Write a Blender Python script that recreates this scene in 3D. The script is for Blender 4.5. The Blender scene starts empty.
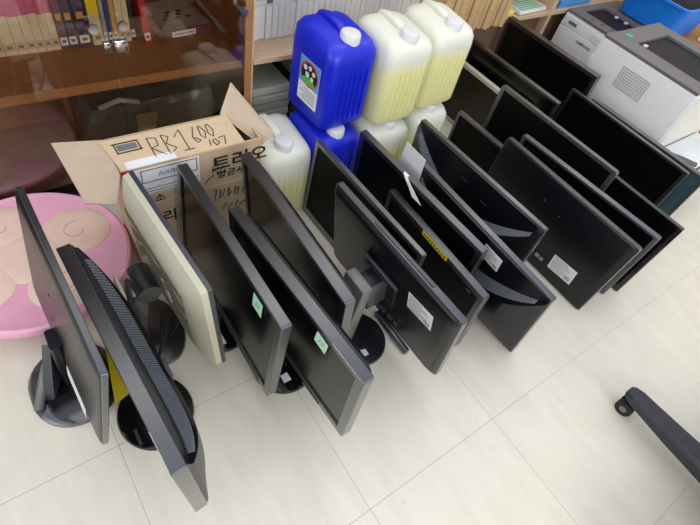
import bpy, bmesh, math, random
from mathutils import Vector, Matrix
random.seed(7)
S = bpy.context.scene
COL = S.collection
PI = math.pi

# ------------------------------------------------------------------ materials
def lin(c):
    c = c / 255.0
    return c / 12.92 if c <= 0.04045 else ((c + 0.055) / 1.055) ** 2.4
def rgb(r, g, b): return (lin(r), lin(g), lin(b), 1.0)
def setin(b, name, v):
    if name in b.inputs: b.inputs[name].default_value = v
def mat(name, col, rough=0.5, var=0.06, scale=30.0, metallic=0.0, coat=0.0, spec=0.5, bump=0.0, stretch=(1, 1, 1), rvar=0.08):
    m = bpy.data.materials.new(name); m.use_nodes = True
    nt = m.node_tree; b = nt.nodes['Principled BSDF']
    tc = nt.nodes.new('ShaderNodeTexCoord'); mp = nt.nodes.new('ShaderNodeMapping')
    mp.inputs['Scale'].default_value = stretch
    nz = nt.nodes.new('ShaderNodeTexNoise'); nz.inputs['Scale'].default_value = scale; nz.inputs['Detail'].default_value = 4
    nt.links.new(tc.outputs['Object'], mp.inputs['Vector']); nt.links.new(mp.outputs[0], nz.inputs['Vector'])
    r = nt.nodes.new('ShaderNodeValToRGB')
    r.color_ramp.elements[0].position = 0.3; r.color_ramp.elements[1].position = 0.7
    r.color_ramp.elements[0].color = tuple(c * (1 - var) for c in col[:3]) + (1,)
    r.color_ramp.elements[1].color = tuple(min(1, c * (1 + var)) for c in col[:3]) + (1,)
    nt.links.new(nz.outputs['Fac'], r.inputs[0]); nt.links.new(r.outputs[0], b.inputs['Base Color'])
    mr = nt.nodes.new('ShaderNodeMapRange'); mr.inputs['To Min'].default_value = max(0, rough - rvar); mr.inputs['To Max'].default_value = min(1, rough + rvar)
    nt.links.new(nz.outputs['Fac'], mr.inputs['Value']); nt.links.new(mr.outputs[0], b.inputs['Roughness'])
    setin(b, 'Metallic', metallic); setin(b, 'Specular IOR Level', spec)
    setin(b, 'Coat Weight', coat); setin(b, 'Coat Roughness', 0.08 if coat < 0.9 else 0.3)
    if bump:
        bp = nt.nodes.new('ShaderNodeBump'); bp.inputs['Strength'].default_value = bump; bp.inputs['Distance'].default_value = 0.002
        nt.links.new(nz.outputs['Fac'], bp.inputs['Height']); nt.links.new(bp.outputs[0], b.inputs['Normal'])
    return m

M = {}
M['black'] = mat('black_plastic', rgb(24, 25, 30), 0.32, 0.1, 60, spec=1.0, coat=1.0)
M['dark'] = mat('matte_dark_plastic', rgb(13, 14, 19), 0.33, 0.1, 90, spec=0.45, rvar=0.05)
M['darkgrey'] = mat('dark_grey_plastic', rgb(54, 55, 61), 0.4, 0.06, 60, spec=0.8)
M['gloss'] = mat('glossy_black_plastic', rgb(14, 14, 16), 0.1, 0.1, 30, coat=0.6, rvar=0.04)
M['screen'] = mat('lcd_glass', rgb(8, 8, 9), 0.2, 0.1, 8, spec=0.55, rvar=0.03)
M['screenmatte'] = mat('matte_lcd_glass', rgb(7, 7, 8), 0.45, 0.1, 8, spec=0.12, rvar=0.03)
M['screengloss'] = mat('glossy_lcd_glass', rgb(8, 9, 11), 0.12, 0.1, 8, spec=0.5, rvar=0.03)
M['olive'] = mat('olive_reflection_glass', rgb(40, 38, 24), 0.35, 0.1, 8, spec=0.4)  # reflection of the jerrycan painted into the screen colour
M['teal'] = mat('teal_tinted_screen', rgb(58, 84, 92), 0.3, 0.1, 8, coat=0.2)
M['rib'] = mat('vent_rib_plastic', rgb(112, 115, 124), 0.35, 0.05, 60, spec=0.9)
M['silver'] = mat('silver_plastic', rgb(120, 118, 114), 0.35, 0.05, 60, metallic=0.2)
M['greybezel'] = mat('grey_bezel_plastic', rgb(58, 58, 59), 0.32, 0.05, 60, spec=1.0, coat=1.0)
M['column'] = mat('brushed_grey_column', rgb(104, 103, 98), 0.35, 0.05, 60, spec=0.7)
M['beige'] = mat('aged_beige_plastic', rgb(196, 191, 168), 0.5, 0.04, 40)
M['beigedark'] = mat('beige_vent_plastic', rgb(128, 122, 100), 0.6, 0.05, 40)
M['white'] = mat('white_plastic', rgb(228, 228, 228), 0.4, 0.03, 40)
M['paper'] = mat('white_paper', rgb(232, 232, 230), 0.8, 0.03, 60)
M['ink'] = mat('black_ink', rgb(30, 28, 28), 0.7, 0.05, 60)
M['greyink'] = mat('grey_ink', rgb(110, 112, 116), 0.7, 0.05, 60)
M['blueink'] = mat('blue_ink', rgb(70, 88, 150), 0.7, 0.05, 60)
M['note'] = mat('mint_sticky_note', rgb(186, 228, 196), 0.8, 0.03, 60)
M['yellow'] = mat('yellow_tape', rgb(252, 224, 44), 0.6, 0.04, 60)
M['metal'] = mat('port_metal', rgb(160, 165, 175), 0.3, 0.1, 80, metallic=0.9)
M['vga'] = mat('blue_port_plastic', rgb(60, 80, 190), 0.5, 0.05, 60)
M['card'] = mat('corrugated_cardboard', rgb(198, 172, 138), 0.85, 0.06, 25, stretch=(1, 1, 6))
M['cardin'] = mat('cardboard_inside', rgb(196, 176, 150), 0.85, 0.04, 25)
M['cardtop'] = mat('pale_cardboard', rgb(214, 188, 152), 0.8, 0.05, 25)
M['redtape'] = mat('red_tape', rgb(190, 40, 45), 0.5, 0.05, 40)
M['pink'] = mat('pink_plastic', rgb(240, 174, 196), 0.32, 0.03, 20, coat=0.2)
M['peach'] = mat('peach_plastic', rgb(236, 204, 184), 0.4, 0.03, 20)
M['pinkdark'] = mat('pink_crease', rgb(190, 150, 140), 0.5, 0.03, 20)
M['bluecan'] = mat('blue_polyethylene', rgb(22, 40, 200), 0.34, 0.05, 20)
M['traydark'] = mat('dark_tray_plastic', rgb(22, 22, 24), 0.55, 0.1, 40, spec=0.3)
M['bin'] = mat('bright_blue_plastic', rgb(20, 120, 222), 0.38, 0.04, 20)
M['printer'] = mat('pale_grey_plastic', rgb(230, 231, 228), 0.45, 0.02, 40)
M['printerside'] = mat('cream_grey_plastic', rgb(232, 230, 220), 0.45, 0.02, 40)
M['vent'] = mat('grey_vent_plastic', rgb(164, 166, 166), 0.5, 0.03, 40)
M['printertop'] = mat('taupe_grey_plastic', rgb(112, 108, 110), 0.5, 0.04, 40)
M['green'] = mat('green_sticker', rgb(50, 190, 150), 0.5, 0.04, 40)
M['wood'] = mat('oak_laminate', rgb(170, 120, 76), 0.5, 0.12, 9, stretch=(1.2, 9, 9), rvar=0.06)
M['woodpale'] = mat('birch_laminate', rgb(212, 184, 150), 0.5, 0.08, 9, stretch=(1.2, 9, 9))
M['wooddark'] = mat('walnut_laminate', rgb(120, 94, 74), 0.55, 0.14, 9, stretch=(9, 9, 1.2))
M['orange'] = mat('varnished_orange_wood', rgb(176, 112, 50), 0.4, 0.1, 12, stretch=(9, 9, 1))
M['chrome'] = mat('chrome', rgb(215, 215, 220), 0.15, 0.03, 40, metallic=1.0, rvar=0.05)
M['kraft'] = mat('kraft_folder', rgb(204, 172, 128), 0.8, 0.06, 20)
M['cream'] = mat('cream_book_cloth', rgb(226, 214, 186), 0.7, 0.05, 30)
M['pinkcover'] = mat('magenta_book_cover', rgb(206, 90, 140), 0.5, 0.05, 30)
M['purple'] = mat('dark_purple_cover', rgb(66, 44, 84), 0.5, 0.05, 30)
M['maroon'] = mat('plum_cover', rgb(110, 66, 84), 0.5, 0.05, 30)
M['navy'] = mat('navy_cover', rgb(40, 56, 130), 0.5, 0.05, 30)
M['ochre'] = mat('ochre_cover', rgb(214, 170, 80), 0.5, 0.05, 30)
M['blackcover'] = mat('black_cover', rgb(36, 40, 36), 0.5, 0.05, 30)
M['redcover'] = mat('red_cover', rgb(196, 40, 48), 0.5, 0.05, 30)
M['greycover'] = mat('grey_picture_cover', rgb(170, 164, 158), 0.5, 0.25, 18)
M['pages'] = mat('book_pages', rgb(224, 214, 192), 0.9, 0.06, 60)
M['booklet'] = mat('white_booklet', rgb(222, 222, 220), 0.7, 0.04, 30)
M['bundle'] = mat('greyish_paper_bundle', rgb(186, 190, 176), 0.85, 0.06, 30)
M['greenpaper'] = mat('green_printed_paper', rgb(120, 200, 150), 0.8, 0.05, 30)
M['yellowpaper'] = mat('yellow_paper', rgb(240, 222, 130), 0.8, 0.04, 30)
M['chairplastic'] = mat('scuffed_black_nylon', rgb(44, 46, 52), 0.5, 0.25, 45, bump=0.15)
M['rubber'] = mat('black_rubber', rgb(24, 24, 24), 0.7, 0.1, 40)
M['skyblue'] = mat('sky_blue_label', rgb(90, 165, 225), 0.5, 0.05, 30)
M['labelgreen'] = mat('green_label', rgb(90, 190, 80), 0.5, 0.05, 30)
M['labelred'] = mat('red_label_line', rgb(225, 70, 70), 0.5, 0.05, 30)
M['wall'] = mat('painted_wall', rgb(225, 218, 206), 0.8, 0.02, 6)

def m_floor():
    m = bpy.data.materials.new('vinyl_floor_tiles'); m.use_nodes = True
    nt = m.node_tree; b = nt.nodes['Principled BSDF']; N = nt.nodes.new; L = nt.links.new
    tc = N('ShaderNodeTexCoord'); sp = N('ShaderNodeSeparateXYZ'); L(tc.outputs['Object'], sp.inputs[0])
    def line(out):
        d = N('ShaderNodeMath'); d.operation = 'DIVIDE'; d.inputs[1].default_value = 0.45; L(out, d.inputs[0])
        s = N('ShaderNodeMath'); s.operation = 'ADD'; s.inputs[1].default_value = 0.5; L(d.outputs[0], s.inputs[0])
        fr = N('ShaderNodeMath'); fr.operation = 'FRACT'; L(s.outputs[0], fr.inputs[0])
        sb = N('ShaderNodeMath'); sb.operation = 'SUBTRACT'; sb.inputs[1].default_value = 0.5; L(fr.outputs[0], sb.inputs[0])
        ab = N('ShaderNodeMath'); ab.operation = 'ABSOLUTE'; L(sb.outputs[0], ab.inputs[0])
        lt = N('ShaderNodeMath'); lt.operation = 'LESS_THAN'; lt.inputs[1].default_value = 0.0017; L(ab.outputs[0], lt.inputs[0])
        return lt.outputs[0]
    tight = N('ShaderNodeMapRange'); tight.inputs['From Min'].default_value = 1.05; tight.inputs['From Max'].default_value = 1.2; tight.inputs['To Min'].default_value = 1.0; tight.inputs['To Max'].default_value = 0.12; L(sp.outputs[0], tight.inputs['Value'])
    xl = N('ShaderNodeMath'); xl.operation = 'MULTIPLY'; L(line(sp.outputs[0]), xl.inputs[0]); L(tight.outputs[0], xl.inputs[1])
    mx = N('ShaderNodeMath'); mx.operation = 'MAXIMUM'; L(xl.outputs[0], mx.inputs[0]); L(line(sp.outputs[1]), mx.inputs[1])
    mp = N('ShaderNodeMapping'); mp.inputs['Scale'].default_value = (3.0, 0.9, 1); mp.inputs['Rotation'].default_value = (0, 0, 0.15); L(tc.outputs['Object'], mp.inputs[0])
    nz = N('ShaderNodeTexNoise'); nz.inputs['Scale'].default_value = 7; nz.inputs['Detail'].default_value = 8; nz.inputs['Roughness'].default_value = 0.62; L(mp.outputs[0], nz.inputs['Vector'])
    cr = N('ShaderNodeValToRGB'); L(nz.outputs['Fac'], cr.inputs[0])
    cr.color_ramp.elements[0].position = 0.34; cr.color_ramp.elements[0].color = rgb(221, 213, 194)
    cr.color_ramp.elements[1].position = 0.62; cr.color_ramp.elements[1].color = rgb(228, 221, 202)
    e = cr.color_ramp.elements.new(0.22); e.color = rgb(211, 203, 184)
    n2 = N('ShaderNodeTexNoise'); n2.inputs['Scale'].default_value = 22; n2.inputs['Detail'].default_value = 3; L(tc.outputs['Object'], n2.inputs['Vector'])
    sc = N('ShaderNodeValToRGB'); L(n2.outputs['Fac'], sc.inputs[0])
    sc.color_ramp.elements[0].position = 0.25; sc.color_ramp.elements[0].color = (0.86, 0.86, 0.85, 1)
    sc.color_ramp.elements[1].position = 0.33; sc.color_ramp.elements[1].color = (1, 1, 1, 1)
    mu = N('ShaderNodeMixRGB'); mu.blend_type = 'MULTIPLY'; mu.inputs[0].default_value = 0.6; L(cr.outputs[0], mu.inputs[1]); L(sc.outputs[0], mu.inputs[2])
    mi = N('ShaderNodeMixRGB'); mi.inputs[2].default_value = rgb(150, 146, 138); L(mu.outputs[0], mi.inputs[1])
    fm = N('ShaderNodeMath'); fm.operation = 'MULTIPLY'; L(mx.outputs[0], fm.inputs[0]); fd_ = N('ShaderNodeMapRange'); fd_.inputs['From Min'].default_value = 1.0; fd_.inputs['From Max'].default_value = 1.3; fd_.inputs['To Min'].default_value = 0.75; fd_.inputs['To Max'].default_value = 0.5; L(sp.outputs[0], fd_.inputs['Value']); L(fd_.outputs[0], fm.inputs[1]); L(fm.outputs[0], mi.inputs[0])
    L(mi.outputs[0], b.inputs['Base Color']); b.inputs['Roughness'].default_value = 0.36
    setin(b, 'Specular IOR Level', 0.4)
    return m
M['floor'] = m_floor()

def m_glass(name, tint, ior):
    m = bpy.data.materials.new(name); m.use_nodes = True
    nt = m.node_tree; nt.nodes.clear(); N = nt.nodes.new; L = nt.links.new
    o = N('ShaderNodeOutputMaterial'); mx = N('ShaderNodeMixShader'); fr = N('ShaderNodeFresnel'); fr.inputs['IOR'].default_value = ior
    t = N('ShaderNodeBsdfTransparent'); t.inputs[0].default_value = tint
    g = N('ShaderNodeBsdfGlossy'); g.inputs['Roughness'].default_value = 0.0
    L(fr.outputs[0], mx.inputs[0]); L(t.outputs[0], mx.inputs[1]); L(g.outputs[0], mx.inputs[2]); L(mx.outputs[0], o.inputs[0])
    return m
M['glass'] = m_glass('smoked_door_glass', (0.95, 0.91, 0.86, 1), 1.5)

def m_wrap():
    m = bpy.data.materials.new('crinkled_black_film'); m.use_nodes = True
    nt = m.node_tree; b = nt.nodes['Principled BSDF']; N = nt.nodes.new; L = nt.links.new
    b.inputs['Base Color'].default_value = rgb(120, 122, 130); b.inputs['Roughness'].default_value = 0.22
    tc = N('ShaderNodeTexCoord'); v = N('ShaderNodeTexVoronoi'); v.inputs['Scale'].default_value = 22; L(tc.outputs['Object'], v.inputs['Vector'])
    bp = N('ShaderNodeBump'); bp.inputs['Strength'].default_value = 0.8; bp.inputs['Distance'].default_value = 0.01
    L(v.outputs['Distance'], bp.inputs['Height']); L(bp.outputs[0], b.inputs['Normal'])
    return m
M['wrap'] = m_wrap()

def m_whitecan(level, tint):
    """translucent polyethylene; the liquid inside stands up to a level in the can"""
    m = bpy.data.materials.new('translucent_polyethylene'); m.use_nodes = True
    nt = m.node_tree; b = nt.nodes['Principled BSDF']; N = nt.nodes.new; L = nt.links.new
    tc = N('ShaderNodeTexCoord'); sp = N('ShaderNodeSeparateXYZ'); L(tc.outputs['Object'], sp.inputs[0])
    nz = N('ShaderNodeTexNoise'); nz.inputs['Scale'].default_value = 14; L(tc.outputs['Object'], nz.inputs['Vector'])
    ad = N('ShaderNodeMath'); ad.operation = 'MULTIPLY_ADD'; ad.inputs[1].default_value = 0.02; L(nz.outputs['Fac'], ad.inputs[0]); L(sp.outputs[2], ad.inputs[2])
    mr = N('ShaderNodeMapRange'); mr.inputs['From Min'].default_value = level - 0.012; mr.inputs['From Max'].default_value = level + 0.035; L(ad.outputs[0], mr.inputs['Value'])
    mi = N('ShaderNodeMixRGB'); mi.inputs[1].default_value = tint; mi.inputs[2].default_value = rgb(248, 249, 232); L(mr.outputs[0], mi.inputs[0])
    L(mi.outputs[0], b.inputs['Base Color']); b.inputs['Roughness'].default_value = 0.36
    t = N('ShaderNodeBsdfTranslucent'); L(mi.outputs[0], t.inputs[0]); ms = N('ShaderNodeMixShader'); ms.inputs[0].default_value = 0.18
    L(b.outputs[0], ms.inputs[1]); L(t.outputs[0], ms.inputs[2]); L(ms.outputs[0], nt.nodes['Material Output'].inputs[0])
    return m
M['canfull'] = m_whitecan(0.205, rgb(252, 248, 184))
M['canhalf'] = m_whitecan(0.175, rgb(248, 246, 190))

# ------------------------------------------------------------------ mesh helpers
def ident(p): return Vector(p)
class MB:
    def __init__(s, tf=ident): s.bm = bmesh.new(); s.tf = tf
    def v(s, p): return s.bm.verts.new(s.tf(p))
    def f(s, vs):
        try: return s.bm.faces.new(vs)
        except ValueError: return None
    def box(s, a, b, bev=0.0, seg=2):
        (x0, y0, z0), (x1, y1, z1) = a, b
        V = [s.v(p) for p in ((x0,y0,z0),(x1,y0,z0),(x1,y1,z0),(x0,y1,z0),(x0,y0,z1),(x1,y0,z1),(x1,y1,z1),(x0,y1,z1))]
        fs = [s.f([V[i] for i in q]) for q in ((3,2,1,0),(4,5,6,7),(0,1,5,4),(1,2,6,5),(2,3,7,6),(3,0,4,7))]
        if bev: s.bevel(fs, bev, seg)
        return s
    def bevel(s, fs, bev, seg=2):
        es = list({e for f in fs if f for e in f.edges})
        bmesh.ops.bevel(s.bm, geom=es, offset=bev, segments=seg, affect='EDGES', profile=0.5)
    def hexa(s, P, bev=0.0):
        V = [s.v(p) for p in P]
        fs = [s.f([V[i] for i in q]) for q in ((3,2,1,0),(4,5,6,7),(0,1,5,4),(1,2,6,5),(2,3,7,6),(3,0,4,7))]
        if bev: s.bevel(fs, bev)
        return s
    def loft(s, rings, cap0=True, cap1=True, close=True):
        R = [[s.v(p) for p in r] for r in rings]; n = len(R[0])
        for A, B in zip(R, R[1:]):
            for i in range(n if close else n - 1):
                j = (i + 1) % n; s.f([A[i], A[j], B[j], B[i]])
        if cap0: s.f(R[0][::-1])
        if cap1: s.f(R[-1])
        return s
    def tube(s, pts, r, n=8, caps=True):
        pts = [Vector(p) for p in pts]; rings = []; up = Vector((0.13, 0.27, 0.95)).normalized()
        rr = r if isinstance(r, (list, tuple)) else [r] * len(pts)
        for i, p in enumerate(pts):
            d = (pts[min(i + 1, len(pts) - 1)] - pts[max(i - 1, 0)]).normalized()
            u = d.cross(up)
            if u.length < 1e-3: u = d.cross(Vector((1, 0, 0)))
            u.normalize(); w = u.cross(d).normalized(); up = w
            rings.append([p + rr[i] * (u * math.cos(2*PI*k/n) + w * math.sin(2*PI*k/n)) for k in range(n)])
        return s.loft(rings, caps, caps)
    def lathe(s, prof, c=(0, 0, 0), n=32, sx=1, sy=1):
        return s.loft([[(c[0] + r*sx*math.cos(2*PI*k/n), c[1] + r*sy*math.sin(2*PI*k/n), c[2] + z) for k in range(n)] for r, z in prof])
    def cyl(s, c, axis, r, h, n=20):
        c = Vector(c); a = Vector(axis).normalized()
        return s.tube([c, c + a * h], r, n)
    def sheet(s, P, th):
        P = [Vector(p) for p in P]; n = (P[1] - P[0]).cross(P[-1] - P[0]).normalized() * th
        return s.loft([P, [p + n for p in P]])
    def build(s, name, m, parent=None, smooth=False):
        bmesh.ops.recalc_face_normals(s.bm, faces=s.bm.faces)
        me = bpy.data.meshes.new(name); s.bm.to_mesh(me); s.bm.free()
        me.materials.append(M[m] if isinstance(m, str) else m)
        if smooth:
            for p in me.polygons: p.use_smooth = True
            try: me.set_sharp_from_angle(angle=math.radians(38))
            except Exception: pass
        o = bpy.data.objects.new(name, me); COL.objects.link(o)
        if parent: o.parent = parent
        return o
def rr(x0, x1, y0, y1, r, n=4):
    out = []
    for cx, cy, a in ((x1-r, y1-r, 0), (x0+r, y1-r, 90), (x0+r, y0+r, 180), (x1-r, y0+r, 270)):
        for k in range(n + 1):
            t = math.radians(a + 90 * k / n); out.append((cx + r*math.cos(t), cy + r*math.sin(t)))
    return out
def tag(o, label, cat, group=None, kind=None):
    if label: o['label'] = label
    if cat: o['category'] = cat
    if group: o['group'] = group
    if kind: o['kind'] = kind
    return o
def empty(name, loc, rz=0, label=None, cat=None, group=None):
    o = bpy.data.objects.new(name, None); COL.objects.link(o); o.empty_display_size = 0.05
    o.location = loc; o.rotation_euler = (0, 0, rz)
    return tag(o, label, cat, group)
def struct(o): o['kind'] = 'structure'; return o
def text_part(name, body, size, mapf, m, parent, stretch=1.0, bold=0.0):
    """lettering as thin raised mesh; mapf(u, v, w) places it"""
    cu = bpy.data.curves.new(name, 'FONT'); cu.body = body; cu.size = size; cu.align_x = 'CENTER'; cu.align_y = 'CENTER'; cu.offset = bold; cu.resolution_u = 3
    to = bpy.data.objects.new(name, cu); COL.objects.link(to)
    dg = bpy.context.evaluated_depsgraph_get(); dg.update()
    me = bpy.data.meshes.new_from_object(to.evaluated_get(dg)); bpy.data.objects.remove(to)
    for v in me.vertices: v.co = mapf(v.co.x * stretch, v.co.y, 0.0)
    me.materials.clear(); me.materials.append(M[m])
    me.name = name; o = bpy.data.objects.new(name, me); COL.objects.link(o); o.parent = parent
    return o
def copy_tree(o, parent=None):
    c = o.copy(); COL.objects.link(c)
    if parent: c.parent = parent
    for ch in list(o.children): copy_tree(ch, c)
    return c

# ------------------------------------------------------------------ camera
F_PX = 485.0
def Rz(t): return Matrix.Rotation(t, 3, 'Z')
def Rx(t): return Matrix.Rotation(t, 3, 'X')
CA, CB, CC = -0.82827563, 0.69690347, 0.29442788
CAMR = Rz(CA) @ Rx(CB) @ Rz(CC)
CAMC = Vector((0.05194, -0.50943, 1.28684))
cd = bpy.data.cameras.new('camera'); co = bpy.data.objects.new('camera', cd); COL.objects.link(co)
cd.sensor_fit = 'HORIZONTAL'; cd.sensor_width = 36; cd.lens = F_PX / 700 * 36; cd.clip_start = 0.05
co.matrix_world = Matrix.Translation(CAMC) @ CAMR.to_4x4()
S.camera = co
# ------------------------------------------------------------------ setting
struct(MB().box((-2.5, -4.4, -0.02), (4.5, 1.30, 0)).build('floor', 'floor'))
struct(MB().box((4.5, -4.4, -0.02), (4.56, 1.36, 2.7)).build('wall_right', 'wall'))
struct(MB().box((-2.5, 1.30, -0.02), (4.5, 1.36, 2.7)).build('wall_back', 'wall'))

# ------------------------------------------------------------------ monitors
# near-bottom corner of the visible face, yaw, tilt (deg), width, height
T = {1:(-.024,-.026,.105,-2.4,8.5,.455,.370), 2:(.091,-.256,.100,-2.8,-3.9,.537,.330), 3:(.277,.032,.100,-3.1,-4.3,.394,.352),
4:(.344,-.103,.100,.2,2.4,.538,.325), 5:(.452,-.285,.100,-3.2,-2.9,.530,.329), 6:(.540,-.114,.100,1.6,-5.4,.530,.324),
7:(.786,-.275,.080,-1.6,-10.4,.506,.340), 8:(.834,-.034,.001,-1.3,2.0,.537,.318), 9:(1.008,-.116,.001,-1.7,-3.5,.575,.349),
10:(.958,-.214,.001,1.6,-5.8,.454,.291), 11:(1.114,-.324,.001,1.4,-9.7,.579,.348), 12:(1.247,-.140,.001,-1.8,-1.4,.578,.346),
13:(1.523,.077,.001,-1.9,-.1,.430,.268), 14:(1.476,-.331,.001,0,2.9,.584,.333), 15:(1.630,-.333,.001,-3.8,-5.4,.575,.336),
16:(1.777,.420,.001,-.6,0,.400,.280), 17:(1.843,.308,.03,-1.5,-1.2,.500,.330), 18:(2.084,.326,.06,-1.8,-2.4,.510,.362),
19:(1.646,-.090,.055,-1.4,.7,.546,.337), 20:(1.969,-.198,.020,.4,4.8,.566,.342), 21:(2.045,-.249,.001,-1.1,-.2,.532,.358),
22:(1.695,-.352,.001,-.6,3.6,.560,.340)}
ROLL = {1: math.radians(5.96)}
GROUP = 'discarded flat monitors standing in a row on the floor'
class Mon:
    def __init__(s, k, label, back=False, th=0.022, r=0.006, margins=(.016, .016, .02), bezel='black', screen='screen', shell='dark', bulge=.03, style='plain', name='computer_monitor', inset=.03, off=0.0):
        x, y, z0, yaw, tilt, W, H = T[k]
        yaw = math.radians(yaw); t = math.radians(tilt); s.W, s.H, s.th, s.back, s.k = W, H, th, back, k
        d = Vector((math.sin(yaw), math.cos(yaw), 0)); rol = ROLL.get(k, 0)
        s.root = empty(name, Vector((x, y, 0)) + d * (W / 2), -yaw, label, 'monitor', GROUP)
        s.rloc = s.root.location.copy(); s.yaw = yaw
        ct, st = math.cos(t), math.sin(t)
        def tf(p):      # p = (e depth from front, a along from near end, b height)
            e, a, b = p
            c = (th + off - e) if back else e
            if rol: a, b = a*math.cos(rol) - b*math.sin(rol), a*math.sin(rol) + b*math.cos(rol)
            return Vector((c*ct + b*st, a - W/2, z0 + b*ct - c*st))
        s.tf = tf
        mt, ms, mb = margins
        # bezel ring
        m = MB(tf); out = rr(0, W, 0, H, r); n = len(out); q = 0.0015
        inn = rr(ms, W-ms, mb, H-mt, 0.002)
        oq = rr(q, W-q, q, H-q, max(r-q, .001))
        m.loft([[(.006, *p) for p in inn], [(0, *p) for p in inn], [(0, *p) for p in oq], [(q, *p) for p in out], [(th-q, *p) for p in out], [(th, *p) for p in oq]], False, True)
        m.build('bezel', bezel, s.root, True)
        MB(tf).box((.0045, ms-.001, mb-.001), (.0075, W-ms+.001, H-mt+.001)).build('screen', screen, s.root)
        if style == 'vented': s.vented(shell)
        elif bulge:
            i = inset; m = MB(tf)
            rs = []
            for e, ins, rad in ((th-.001, i*.5, .01), (th+bulge*.35, i*.6, .012), (th+bulge*.8, i*1.3, .02), (th+bulge, i*1.9, .025)):
                rs.append([(e, *p) for p in rr(ins, W-ins, ins, H-ins, rad)])
            m.loft(rs, False, True).build('back_shell', shell, s.root, True)
        s.back_e = th + bulge
    def box(s, name, m, a, b, bev=0, parent=None):
        return MB(s.tf).box(a, b, bev).build(name, m, parent or s.root, bool(bev))
    def w2l(s, p):      # world point -> root-local
        v = Vector(p) - s.rloc
        return Matrix.Rotation(s.yaw, 3, 'Z') @ v
    def wmb(s): return MB(s.w2l)
    def front_e(s): return -.0002
    def arc(s, a):      # height of the vent curve
        W, H = s.W, s.H; u = 2*a/W - 1
        return H - .012 - s.drop * (1 - abs(u) ** 1.8)
    def vented(s, shell, drop=.15):
        W, H, th = s.W, s.H, s.th; s.drop = drop; N = 48
        def D(a): u = 2*a/W - 1; return max(0.0, 1 - abs(u) ** 4)
        rows = []
        for i in range(N + 1):
            a = .004 + (W - .008) * i / N; g = D(a); ar = s.arc(a); lo = min(.16, ar*.5)
            rows.append([(th - .001, a, H-.003), (th + .002 + .004*g, a, H-.006), (th + .004 + .010*g, a, ar + .014*g + .001), (th + .006 + .034*g, a, ar - .012*g - .001),
                         (th + .008 + .046*g, a, ar - .035*g - .003), (th + .008 + .046*g, a, lo), (th + .006 + .030*g, a, .05), (th + .004 + .010*g, a, .012), (th - .001, a, .004)])
        m = MB(s.tf); m.loft(rows, True, True, False); m.build('back_shell', shell, s.root, True)
        m = MB(s.tf)
        for i in range(86):     # raised ribs over the vent curve
            a = .03 + (W - .06) * i / 85; g = D(a); ar = s.arc(a); w = .0016
            e1, b1 = th + .0045 + .010*g, ar + .013*g; e2, b2 = th + .0065 + .034*g, ar - .012*g - .002
            m.hexa([(e1, a-w, b1), (e2, a-w, b2), (e2, a+w, b2), (e1, a+w, b1), (e1+.003, a-w, b1+.002), (e2+.003, a-w, b2+.002), (e2+.003, a+w, b2+.002), (e1+.003, a+w, b1+.002)])
        m.build('vent_ribs', 'rib', s.root)
    def disc(s, c, rx, ry=None, h=.014, m='gloss', name='stand_base'):
        ry = ry or rx
        o = s.wmb().lathe([(.001, 0), (rx*.99, 0), (rx, h*.3), (rx*.97, h*.7), (rx*.8, h*.95), (rx*.3, h*1.25), (.001, h*1.3)], (c[0], c[1], .0005), 48, 1, ry/rx).build(name, m, s.root, True)
        return o
    def neck(s, a, b, w=.06, d=.03, m='gloss'):      # a foot point, b top point (world)
        a, b = Vector(a), Vector(b)
        rs = []
        for i in range(5):
            p = a.lerp(b, i/4); k = 1 - .18*i/4
            rs.append([(p.x + q[0]*k, p.y + q[1]*k, p.z) for q in rr(-d/2, d/2, -w/2, w/2, min(d, w)*.3)])
        return s.wmb().loft(rs).build('stand_neck', m, s.root, True)
    def sticker(s, a, b, w, h, ang=0, m='paper', name='sticker', label=None, e=None, lines=0, ink='greyink'):
        """thin sheet stuck to the visible face: centre (a, b), width w along, height h"""
        if e is None: e = (s.back_e if s.back else 0)
        sg = 1 if s.back else -1
        ca, sa = math.cos(ang), math.sin(ang)
        def t2(p):
            u, v, q = p; return s.tf((e + sg*q, a + u*ca - v*sa, b + u*sa + v*ca))
        o = MB(t2).box((-w/2, -h/2, 0), (w/2, h/2, .0008)).build(name, m, s.root)
        if label: o['label'] = label
        if lines:
            mb = MB(t2)
            for i in range(lines):
                v = h/2 - h*(i+.8)/(lines+.6); L = w*(.42 if i % 3 else .3)*random.uniform(.8, 1)
                mb.box((w*.44-2*L, v-h*.016, .0008), (w*.44, v+h*.016, .0011))
            for i in range(9): mb.box((-w*.42+i*w*.025, -h*.42, .0008), (-w*.42+i*w*.025+w*.012, -h*.2, .0011))
            mb.build('print', ink, o)
        return o, t2

# 1: far left, seen from behind
m = Mon(1, 'black monitor seen from its flat back, leftmost of the row, beside the pink tray', True, .013, .006, bezel='black', shell='dark', bulge=.005, inset=.006)
for a in (.18, .28):
    for b in (.12, .22): m.box('screw_hole', 'ink', (m.back_e-.002, a-.0035, b-.0035), (m.back_e+.0006, a+.0035, b+.0035))
m.wmb().loft([[(x*k+cx, y*k2+cy, z) for x, y in rr(-.10, .10, -.115, .115, .098, 8)] for cx, cy, k, k2, z in ((-.038,.205,1,1,.0005), (-.038,.205,1,1,.012), (-.038,.205,.93,.93,.018))], True, True).build('stand_base', 'black', m.root, True)
m.wmb().loft([[(x*k-.02, y*k+.185, z) for x, y in rr(-.088, .075, -.098, .092, .078, 8)] for k, z in ((1, .014), (1, .0195), (.9, .021))], True, True).build('base_cover', 'gloss', m.root, True)
MB(m.w2l).tube([(-.128,.165,.024),(-.113,.195,.034),(-.09,.23,.06),(-.06,.25,.11)], .011, 10).build('carry_bar', 'column', m.root, True)
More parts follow.
